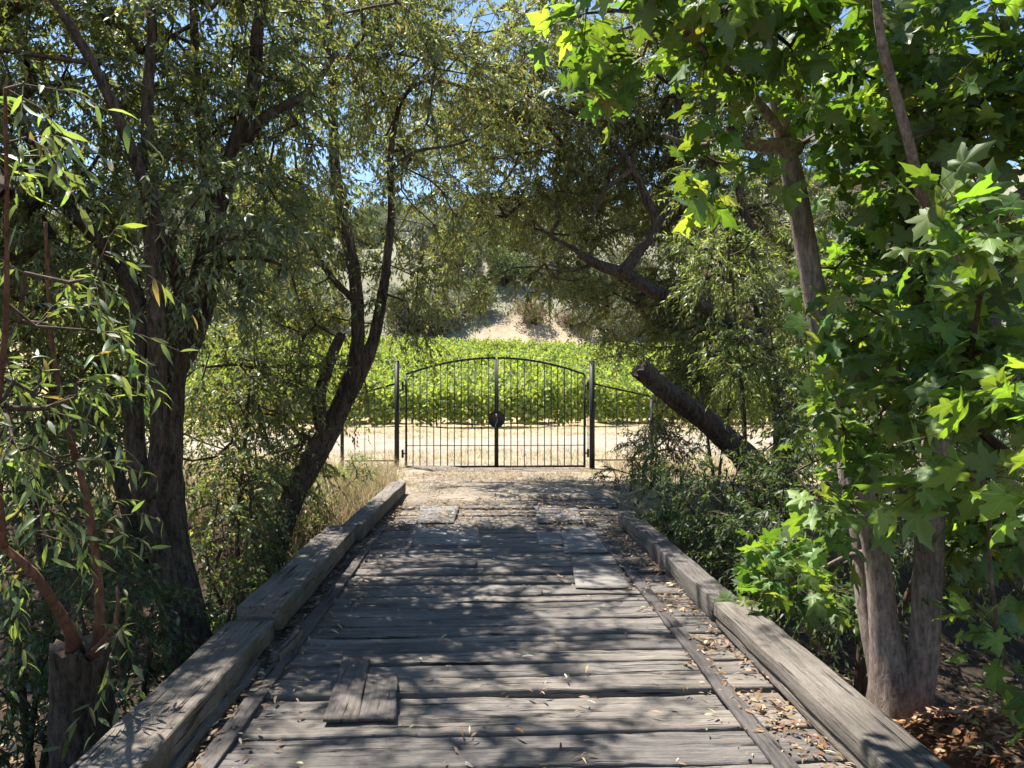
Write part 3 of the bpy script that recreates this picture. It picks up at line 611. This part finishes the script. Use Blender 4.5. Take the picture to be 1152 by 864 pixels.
# 4 pollard at near left
g_ = gb(110, 3.7)
tree('pollard_willow', 'sawn off willow stump with red brown shoots and long leaves at the near left edge', 'tree', g_, [
    ('trunk!', [(*g_, .17), (*W(100, 850, 3.7), .15), (*W(92, 780, 3.65), .125), (*W(88, 728, 3.6), .115)]),
    L_('limb', (105, 745, 3.62, .04), (112, 700, 3.55, .021), (108, 620, 3.5, .018), (92, 540, 3.45, .014), (75, 480, 3.4, .013), (60, 380, 3.3, .009), (55, 250, 3.2, .006)),
    L_('limb', (85, 735, 3.6, .04), (75, 700, 3.4, .023), (40, 645, 3.2, .019), (5, 615, 3.1, .015), (-40, 560, 3, .014), (-50, 400, 2.9, .009)),
    L_('limb', (5, 615, 3.1, .014), (-5, 500, 2.9, .011), (5, 380, 2.8, .009), (10, 240, 2.7, .007), (5, 100, 2.5, .005)),
    L_('limb', (100, 740, 3.55, .02), (130, 700, 3.4, .01), (130, 660, 3.4, .006)),
], [blob(20, 470, 2.9, 70, 120, .35, 75), blob(75, 330, 3.0, 70, 45, .3, 60), blob(20, 230, 2.8, 30, 60, .3, 50), blob(20, 90, 2.5, 30, 70, .25, 45), blob(30, 610, 3.3, 55, 60, .3, 45), blob(132, 730, 3.45, 18, 50, .12, 60),
    blob(45, 540, 3.2, 50, 50, .3, 45), lobe(-2.4, 2.2, 2.6, .6, 1.0, 1.2, 30)],
    mat=MAT['bark_red'], pal=[(4, (.10, .15, .06)), (2, (.14, .19, .075)), (1, (.19, .24, .07)), (.3, (.24, .18, .08))], seed=44, ns=2, k=9, ln=(.22, .42), leaf=(.07, .12, .105), tpl=WLN, droop=.55, spread=.6, hang=.25, seg=.15)
# the pollard's stump wears old bark
for o in bpy.data.objects:
    if o.parent and o.parent.name == 'pollard_willow' and o.name.startswith('trunk'): o.data.materials[0] = MAT['bark']
# 5 sycamore
tree('sycamore_tree', 'three stemmed sycamore with big lobed leaves overhanging the right side of the bridge', 'tree', gb(1015, 4.15), [
    ('trunk', [(*gb(1012, 4.2), .27), (*W(1012, 845, 4.2), .20), (*W(1010, 795, 4.2), .165), (*W(1005, 755, 4.2), .125), (*W(993, 700, 4.2), .078), (*W(984, 620, 4.2), .068), (*W(966, 545, 4.2), .064), (*W(945, 470, 4.25), .064), (*W(928, 400, 4.3), .064), (*W(912, 300, 4.3), .062), (*W(897, 220, 4.3), .06), (*W(882, 150, 4.25), .05), (*W(868, 60, 4.2), .045), (*W(850, -80, 4.1), .03)]),
    ('trunk', [(*W(1018, 805, 4.15), .12), (*W(1036, 745, 4.1), .08), (*W(1043, 660, 4.05), .074), (*W(1046, 560, 4.0), .074), (*W(1060, 460, 4.0), .08), (*W(1075, 330, 3.9), .07), (*W(1060, 220, 3.8), .06), (*W(1055, 60, 3.8), .05), (*W(1050, -100, 3.8), .04)]),
    ('trunk', [(*W(1000, 805, 4.25), .09), (*W(985, 750, 4.3), .05), (*W(968, 670, 4.4), .036), (*W(960, 600, 4.5), .03), (*W(945, 520, 4.6), .03), (*W(950, 420, 4.7), .02)]),
    L_('limb', (1062, 330, 3.7, .02), (1030, 190, 3.2, .021), (1010, 115, 3.1, .020), (992, 45, 3.0, .018), (980, -40, 2.9, .012)),
    L_('limb', (897, 165, 4.25, .05), (860, 162, 4.1, .04), (815, 158, 4.0, .03), (785, 165, 3.9, .02), (745, 150, 3.8, .008)),
    L_('limb', (880, 150, 4.2, .03), (850, 110, 4.0, .022), (800, 60, 3.7, .016), (740, 20, 3.5, .012), (680, 10, 3.4, .008)),
    L_('limb', (1055, 300, 3.8, .03), (1110, 240, 3.4, .022), (1150, 230, 3.0, .018)),
    L_('limb', (1060, 460, 4, .03), (1110, 500, 3.4, .02), (1150, 520, 2.8, .012)),
    L_('limb', (984, 620, 4.2, .02), (955, 625, 4.5, .014), (915, 645, 4.9, .009), (870, 668, 5.1, .006)),
    L_('limb', (1060, 460, 4, .04), (1120, 360, 4.2, .03), (1160, 200, 4.3, .03), (1150, 60, 4.4, .02)),
], [blob(760, 30, 3.5, 90, 55, .35, 65), blob(690, 15, 3.4, 40, 40, .2, 60), blob(900, 30, 3.7, 90, 50, .5, 60), blob(1000, 130, 4.2, 80, 100, .5, 60), blob(1100, 90, 3.4, 80, 110, .6, 60), blob(1120, 250, 2.3, 70, 28, .2, 75),
    blob(1090, 410, 2.9, 75, 90, .4, 75), blob(1000, 360, 3.8, 50, 60, .35, 60), blob(1000, 470, 4.0, 35, 40, .3, 45), blob(1090, 530, 2.6, 60, 35, .25, 60), blob(880, 655, 5.0, 50, 38, .3, 62),
    blob(942, 575, 3.95, 12, 30, .12, 50), blob(945, 450, 3.95, 16, 40, .15, 22), blob(1120, 620, 4.0, 50, 60, .4, 55), blob(1145, 760, 2.8, 25, 45, .15, 45), blob(1010, 270, 4.3, 60, 60, .4, 55), blob(1120, 330, 4.2, 60, 100, .4, 50),
    blob(950, 320, 4.6, 25, 50, .2, 22), blob(830, 200, 3.9, 30, 30, .2, 30),
    lobe(2.6, 3.9, 4.9, 1.2, 1.2, .7, 22), lobe(2.9, 1.0, 3.0, .9, 1.4, 1.2, 28)],
    mat=MAT['bark_syc'], pal=PS, leafmat='sycamore', seed=55, ns=4, k=4, ln=(.15, .32), leaf=(.075, .16, .80), tpl=SY, droop=.25, spread=.75, hang=.15, stalk=.05, seg=.2, rough=.05, flat=.3)

# ---------------------------------------------------------------- shrubs
def shrub(name, label, px, Y, blobs, pal=PW, seed=0, stems=5, leafmat='willow', group=None, **k):
    b0 = gb(px, Y); g = np.random.default_rng(seed); limbs = []
    for q in range(stems):
        c, r, _ = blobs[q % len(blobs)]; tgt = c+g.normal(0, .3, 3)*r
        b1 = np.array(b0)+[g.normal(0, .12), g.normal(0, .12), 0]
        mid = (b1+tgt)/2+g.normal(0, .12, 3)
        limbs.append(('stem', [(*b1, .035), (*mid, .024), (*tgt, .012)]))
    kk = dict(ns=5, k=15, ln=(.22, .45), leaf=(.05, .085, .17)); kk.update(k)
    return tree(name, label, 'shrub', b0, limbs, blobs, mat=MAT['twig'], pal=pal, leafmat=leafmat, seed=seed, K=8, group=group, **kk)
SH = 'shrubs filling the creek banks'
shrub('willow_shrub', 'pale leafy willow shrub catching the sun behind the sycamore stem, right of the snapped limb', 860, 8.6,
      [blob(825, 300, 8.8, 75, 60, .7, 34), blob(858, 400, 8.4, 55, 60, .6, 36), blob(790, 380, 11.8, 55, 55, .5, 34), blob(820, 440, 12.2, 60, 45, .4, 34), blob(890, 490, 8.2, 50, 60, .5, 32), blob(800, 210, 9.2, 50, 50, .6, 20)],
      pal=[(4, (.12, .165, .06)), (3, (.16, .20, .075)), (2, (.21, .24, .10)), (1, (.08, .11, .04))], seed=61, group=SH, leaf=(.06, .10, .15))
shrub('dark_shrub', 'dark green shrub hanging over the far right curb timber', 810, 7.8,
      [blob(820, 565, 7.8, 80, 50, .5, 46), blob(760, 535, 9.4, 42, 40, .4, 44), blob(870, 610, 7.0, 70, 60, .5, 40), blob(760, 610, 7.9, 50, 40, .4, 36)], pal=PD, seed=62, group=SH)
shrub('dry_shrub', 'brownish half dry shrub at the foot of the fence wing right of the gate', 715, 12.2,
      [blob(712, 512, 12.3, 26, 22, .5, 34), blob(750, 500, 12, 30, 36, .5, 34), blob(700, 535, 11.6, 25, 20, .3, 30)], pal=[(3, (.10, .09, .045)), (2, (.15, .11, .06)), (2, (.07, .09, .035))], seed=63, group=SH)
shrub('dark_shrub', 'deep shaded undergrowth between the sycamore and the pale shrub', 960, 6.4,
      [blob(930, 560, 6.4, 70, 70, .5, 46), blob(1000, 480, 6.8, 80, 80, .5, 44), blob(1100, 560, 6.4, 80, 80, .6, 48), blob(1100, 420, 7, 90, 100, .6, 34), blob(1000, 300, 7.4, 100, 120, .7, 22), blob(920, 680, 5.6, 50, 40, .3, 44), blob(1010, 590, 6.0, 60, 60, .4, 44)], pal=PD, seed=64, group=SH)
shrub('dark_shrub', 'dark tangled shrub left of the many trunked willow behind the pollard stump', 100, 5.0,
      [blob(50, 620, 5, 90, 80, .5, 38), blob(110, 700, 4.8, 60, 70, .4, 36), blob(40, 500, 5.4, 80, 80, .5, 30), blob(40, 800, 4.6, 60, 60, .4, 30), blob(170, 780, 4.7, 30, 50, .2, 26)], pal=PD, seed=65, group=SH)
shrub('leafy_shrub', 'green shrub between the many trunked and the leaning willow', 262, 7.6,
      [blob(262, 560, 7.6, 55, 60, .5, 44), blob(270, 430, 7.9, 75, 65, .5, 44), blob(240, 640, 7.0, 45, 50, .4, 34), blob(290, 620, 7.6, 35, 45, .4, 32)], pal=PW, seed=66, group=SH, leaf=(.045, .075, .22))
shrub('leafy_shrub', 'low bright green shrub behind the leaning trunk by the dry grass', 335, 9.8,
      [blob(330, 590, 9.6, 30, 25, .3, 40), blob(355, 540, 10, 30, 30, .3, 30), blob(385, 545, 10.8, 28, 32, .4, 26), blob(310, 540, 9.8, 40, 50, .4, 30)], pal=PW, seed=67, group=SH)
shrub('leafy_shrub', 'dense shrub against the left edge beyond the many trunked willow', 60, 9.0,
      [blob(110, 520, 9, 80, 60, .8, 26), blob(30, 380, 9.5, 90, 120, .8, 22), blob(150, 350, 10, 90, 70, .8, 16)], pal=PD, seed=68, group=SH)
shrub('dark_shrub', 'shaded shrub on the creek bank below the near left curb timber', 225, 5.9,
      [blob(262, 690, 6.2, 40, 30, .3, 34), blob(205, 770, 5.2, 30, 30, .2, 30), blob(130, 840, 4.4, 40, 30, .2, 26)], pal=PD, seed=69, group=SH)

shrub('dark_shrub', 'low dark shrub in the bottom left corner beside the pollard stump', 20, 4.6,
      [blob(10, 760, 4.6, 60, 60, .4, 44), blob(75, 830, 4.3, 50, 50, .25, 44), blob(150, 730, 5.0, 40, 50, .3, 40)], pal=PD, seed=70, group=SH)
shrub('leafy_shrub', 'tall shrub on the far bank behind the sycamore at the right edge', 1180, 8.5,
      [lobe(6.2, 8.5, 1.4, 1.3, 1.0, 1.3, 22), lobe(7.8, 9.5, 1.6, 1.5, 1.2, 1.6, 18), lobe(4.8, 9.3, 1.0, 1.0, .8, 1.0, 24)], pal=PD, seed=71, group=SH)
shrub('leafy_shrub', 'shrub on the near bank at the extreme right', 1300, 6.0,
      [lobe(5.4, 5.6, .6, 1.2, 1.0, .9, 24), lobe(6.6, 4.4, .8, 1.0, 1.0, 1.0, 20)], pal=PW, seed=72, group=SH)
# ---------------------------------------------------------------- dry grass, litter
def grass(name, label, P, hgt, n, pal, g, lean=.5):
    idx = g.integers(0, len(P), n); p = P[idx]+np.column_stack([g.normal(0, .06, n), g.normal(0, .06, n), np.zeros(n)])
    p[:, 2] = T(p[:, 0], p[:, 1])-.01
    ax = unit(np.column_stack([g.normal(0, lean, n), g.normal(0, lean, n), np.ones(n)])); h = g.uniform(hgt[0], hgt[1], n)
    mb = MB(); petal_set(mb, (np.array([[-1, 0, 0], [1, 0, 0], [.7, .55, .03], [-.7, .55, .03], [0, 1, .16]]), [np.array([[0, 1, 2, 3]]), np.array([[3, 2, 4]])]), p, ax, unit(g.normal(size=(n, 3))), h, np.full(n, .0035)+h*.004, palette(n, pal, g))
    return tag(mb.build(name, MAT['dry']), label, 'grass', kind='stuff')
g = np.random.default_rng(5)
DRY = [(4, (.42, .35, .23)), (3, (.33, .27, .17)), (2, (.20, .24, .10)), (2, (.50, .44, .31))]
def scat(n, x0, x1, y0, y1, f=None):
    x = g.uniform(x0, x1, n); y_ = g.uniform(y0, y1, n)
    if f is not None: k_ = f(x, y_); x, y_ = x[k_], y_[k_]
    return np.column_stack([x, y_, 0*x])
P = np.vstack([scat(700, -6, -1.45, 9.6, 14.6), scat(260, -2.4, -1.5, 9.0, 13.5), scat(160, 2.3, 5, 11, 15)])
grass('dry_grass', 'straw coloured dry grass on the bank left of the track', P, (.10, .45), 9000, DRY, g)
P = scat(2500, -1.7, 2.2, 10.9, 15.5, lambda x, y_: (noise3(np.column_stack([x*1.2, y_*1.2, 0*x])) > .15) | (np.abs(x-.2) > 1.6))
grass('dry_grass', 'short straw tufts on the dusty ground before the gate', P, (.02, .09), 7000, DRY, g, 1.2)
P = np.vstack([scat(9000, -22, 22, 15.2, 18.5), scat(9000, -24, 24, 23, 29)])
grass('dry_grass', 'dry grass verge along the track beyond the gate', P, (.05, .22), 34000, DRY+[(1.5, (.28, .33, .10))], g, .7)
def litter(name, label, P, z, n, pal, sz, cat='leaf litter', wr=(.09, .24)):
    idx = g.integers(0, len(P), n); p = P[idx].copy(); p[:, :2] += g.normal(0, .02, (n, 2))
    p[:, 2] = (T(p[:, 0], p[:, 1]) if z is None else z)+.012+g.uniform(0, .02, n)
    an = g.uniform(0, 6.28, n); ax = np.column_stack([np.cos(an), np.sin(an), g.normal(0, .15, n)])
    nm = unit(np.column_stack([g.normal(0, .3, n), g.normal(0, .3, n), np.ones(n)])); L = g.uniform(*sz, n)
    mb = MB(); petal_set(mb, WLN, p, ax, nm, L, L*g.uniform(*wr, n), palette(n, pal, g, .25))
    return tag(mb.build(name, MAT['dry']), label, cat, kind='stuff')
LP = [(4, (.28, .21, .135)), (3, (.20, .13, .075)), (1.3, (.40, .33, .23)), (2, (.12, .065, .04))]
P = np.vstack([scat(1500, 1.27, 1.53, 1.5, 9.0, lambda x, y_: (noise3(np.column_stack([x*2, y_*2.2, 0*x])) > -.05) | (x > 1.47)), scat(200, 1.1, 1.5, 1.5, 8), scat(700, -1.27, -1.21, 1.5, 9), scat(260, -1.2, -.9, 3.0, 9)])
litter('fallen_leaves', 'curled dry leaves gathered along both curbs of the deck', P, .0, 3400, LP, (.015, .06))
P = scat(400, -1.1, 1.25, 1.5, 10.5); litter('fallen_leaves', 'scattered slim leaves on the deck planks', P, .006, 420, LP+[(3, (.5, .46, .34))], (.03, .075), wr=(.07, .15))
P = scat(2200, -1.3, 1.6, 8.2, 13.8); litter('fallen_leaves', 'leaf crumbs and twigs at the far end of the deck', P, .010, 8000, [(3, (.26, .20, .13)), (3, (.17, .12, .075)), (1, (.38, .32, .22))], (.02, .06))
P = np.vstack([scat(2500, 1.85, 6, -1, 9), scat(2500, -6, -1.6, -1, 9)]); litter('fallen_leaves', 'brown leaf litter covering the creek banks', P, None, 16000, LP, (.03, .09))

P = scat(2500, 1.85, 3.8, 2.0, 5.2); litter('fallen_leaves', 'reddish brown leaf litter around the foot of the sycamore', P, None, 9000, [(4, (.26, .12, .06)), (3, (.34, .19, .10)), (1, (.40, .31, .20)), (2, (.12, .06, .035))], (.02, .07))
# ---------------------------------------------------------------- vineyard
def vine_meshes():
    out = []
    for v in range(4):
        g = np.random.default_rng(100+v); ml = MB(); mt = MB(); n = 1150
        p = np.column_stack([g.normal(0, .62, n), g.normal(0, .26, n), g.uniform(.35, 1.6, n)]); p[:, 2] += .16*np.sin(p[:, 0]*5+v)+.1*g.normal(size=n)
        k_ = g.random(n) < .12; p[k_, 2] += g.uniform(0, .3, k_.sum())
        ax = unit(g.normal(size=(n, 3))+np.array([0, 0, -.4])); nm = unit(g.normal(0, .6, (n, 3))+np.array([0, -.3, .7])); L = g.uniform(.10, .17, n)
        petal_set(ml, (np.array([[0, 0, 0], [-1, .35, .05], [-.55, .85, -.02], [0, 1.05, -.08], [.55, .85, -.02], [1, .35, .05]]), [np.array([[0, 5, 4, 3], [0, 3, 2, 1]])]), p, ax, nm, L, L*.52, palette(n, PV, g))
        pts = [(0, 0, -.1, .035), (.03, .02, .35, .03), (-.02, .0, .7, .03)]
        Q = smooth_line(pts, .15); tubes(mt, Q[:-1, :3], Q[1:, :3], Q[:-1, 3], Q[1:, 3], 6)
        for s in (-1, 1): tubes(mt, [[0, 0, .68]], [[s*.75, 0, .85]], [.022], [.012], 5)
        a = ml.build('crown', MAT['vine']); b_ = mt.build('trunk', MAT['bark']); out.append((a.data, b_.data))
        bpy.data.objects.remove(a); bpy.data.objects.remove(b_)
    return out
VM = vine_meshes(); g = np.random.default_rng(77)
cand = []
for r_ in range(17):
    yy = 29.5+2.55*r_; half = .42*yy+3
    for x in np.arange(-half, half*.9, 1.5): cand.append((r_, x+g.uniform(-.12, .12), yy+g.uniform(-.12, .12)))
ind = sorted(cand, key=lambda c: c[0]*1.0+abs(c[1])*.12)
ORD = ['front row beside the dirt track', 'second row from the track', 'third row from the track', 'fourth row from the track', 'fifth row', 'sixth row', 'seventh row', 'eighth row', 'ninth row', 'tenth row', 'eleventh row', 'twelfth row', 'thirteenth row', 'fourteenth row', 'fifteenth row', 'sixteenth row', 'last row below the hill']
def POSV(u): return 'far left of the gate' if u < -.19 else 'just left of the gate' if u < -.115 else 'behind the left gate leaf' if u < .017 else 'behind the right gate leaf' if u < .143 else 'just right of the gate' if u < .2 else 'far right of the gate'
mass = MB()
for i, (r_, x, yy) in enumerate(ind):
    v = int(g.integers(4)); z = float(T(x, yy)); rot = math.pi*int(g.integers(2))+g.normal(0, .05); sc = g.uniform(.82, 1.2)
    if i < 290:
        o = bpy.data.objects.new('grapevine', None); C.objects.link(o); o.location = (x, yy, z); o.rotation_euler = (0, 0, rot); o.scale = (1, 1, sc)
        tag(o, 'leafy green grapevine in the %s, %s' % (ORD[r_], POSV(x/yy)), 'vine', 'grapevines in rows beyond the gate')
        for nm, me in (('crown', VM[v][0]), ('trunk', VM[v][1])):
            c_ = bpy.data.objects.new(nm, me); C.objects.link(c_); c_.parent = o
    else:
        me = VM[v][0]; co = np.zeros(len(me.vertices)*3); me.vertices.foreach_get('co', co); co = co.reshape(-1, 3)*[1, 1, sc]
        cl = np.zeros(len(me.vertices)*4, np.float32); me.color_attributes['Col'].data.foreach_get('color', cl); cl = cl.reshape(-1, 4)[:, :3]
        co = co*[math.cos(rot), math.cos(rot), 1]+[x, yy, z]
        nn = len(co)//6; f = (np.arange(nn)*6)[:, None, None]+np.array([[[0, 5, 4, 3], [0, 3, 2, 1]]]); mass.add(co, [f.reshape(-1, 4)], cl)
if mass.n: tag(mass.build('vineyard_rows', MAT['vine']), 'outer and upper grapevines merging into one green mass', 'vines', kind='stuff')

# ---------------------------------------------------------------- hillside bushes
def bush_meshes(cnt, pals, n=2600, leaf=.22):
    out = []
    for v in range(cnt):
        g = np.random.default_rng(300+v+int(n)); ml = MB(); mt = MB()
        lob = [(np.array([g.normal(0, .45), g.normal(0, .45), g.uniform(.5, 1.2)]), g.uniform(.35, .62)) for _ in range(9)]
        ps = []
        for c, r in lob:
            d = unit(g.normal(size=(n//9, 3)))*(g.uniform(.2, 1, (n//9, 1))**.4); ps.append(c+d*r*(1+.1*g.normal(size=(n//9, 1))))
            tubes(mt, [[0, 0, -.1], [c[0]*.4, c[1]*.4, .3]], [[c[0]*.4, c[1]*.4, .3], c], [.06, .045], [.045, .015], 5)
        p = np.vstack(ps); k_ = p[:, 2] > .02; p = p[k_]; N = len(p); L = g.uniform(.6, 1.2, N)*leaf/2.2
        petal_set(ml, WF, p, g.normal(size=(N, 3)), g.normal(0, .7, (N, 3))+[0, 0, .8], L, L*.35, palette(N, pals[v % len(pals)], g, .25))
        a = ml.build('crown', MAT['far']); b_ = mt.build('trunk', MAT['bark']); out.append((a.data, b_.data)); bpy.data.objects.remove(a); bpy.data.objects.remove(b_)
    return out
OAK = [(4, (.11, .125, .075)), (3, (.15, .16, .10)), (1, (.19, .19, .13))]
SAGE = [(4, (.19, .20, .145)), (3, (.24, .24, .18)), (1, (.14, .15, .09))]
GRN = [(4, (.12, .16, .06)), (3, (.15, .20, .08)), (1, (.20, .21, .10))]
BRN = [(4, (.20, .15, .11)), (3, (.26, .19, .14)), (1, (.14, .12, .09))]
BM = bush_meshes(8, [OAK, SAGE, GRN, BRN], 4200, .20)
g = np.random.default_rng(88)
def hbush(x, y_, sz, v, name, label, grp=None, zs=1.0):
    o = bpy.data.objects.new(name, None); C.objects.link(o); o.location = (x, y_, float(T(x, y_))-.1*sz); o.rotation_euler = (0, 0, g.uniform(0, 6.28)); o.scale = (sz, sz, sz*zs)
    tag(o, label, 'tree' if 'oak' in name else 'bush', grp)
    for nm, me in (('crown', BM[v][0]), ('trunk', BM[v][1])):
        c_ = bpy.data.objects.new(nm, me); C.objects.link(c_); c_.parent = o
# around the bare bank
for (px, Y, sz, v, nm, lb, zs) in [(603, 86, 2.3, 3, 'dry_bush', 'rounded purple brown bush on the bare dirt bank', .9), (640, 86, 2.0, 7, 'dry_bush', 'dull brown bush at the right foot of the dirt bank', .7),
        (540, 90, 2.8, 2, 'green_bush', 'bright green bush left of the dirt bank behind the vines', 1), (520, 88, 2.4, 5, 'sage_bush', 'pale sage bush at the left end of the dirt bank', 1),
        (655, 92, 3.2, 0, 'oak_tree', 'dark oak at the right shoulder of the dirt bank', 1.1), (568, 98, 3.6, 6, 'green_bush', 'green bush directly above the dirt bank', 1),
        (505, 100, 5.5, 1, 'oak_tree', 'tall pale grey oak above the left end of the dirt bank', 1.4), (625, 104, 4.6, 4, 'oak_tree', 'grey green oak standing on top of the dirt bank', 1.2),
        (460, 84, 3.0, 0, 'oak_tree', 'oak at the top left corner of the vineyard', 1.2), (690, 84, 3.2, 1, 'oak_tree', 'sage coloured oak at the top right of the vineyard', 1.1)]:
    x = W(px, 434, Y)[0]; hbush(x, Y, sz, v, nm, lb, None, zs)
cnt = 0
for i in range(900):
    Y = 82+g.random()**1.1*75; x = g.uniform(-.62, .62)*Y
    if abs(x-MC[0]) < 9.0 and Y < 97: continue
    if noise3(np.array([x/14, Y/14, 0])) < -.5: continue
    sz = g.uniform(1.6, 3.8); v = int(g.choice(8, p=[.2, .2, .12, .04, .18, .16, .06, .04]))
    hbush(x, Y, sz, v, 'hill_bush', {0: 'grey green oak scrub on the hillside', 1: 'pale sage bush on the hillside', 2: 'greener bush on the hillside', 3: 'brown dry bush on the hillside'}[v % 4].replace('the hillside', ('the lower' if Y < 95 else 'the middle' if Y < 118 else 'the upper') + ' hillside ' + ('far left' if x/Y < -.25 else 'left of the gate' if x/Y < -.1 else 'above the gate' if x/Y < .15 else 'right of the gate' if x/Y < .3 else 'far right')), 'scattered bushes covering the hill')
    cnt += 1
    if cnt >= 295: break
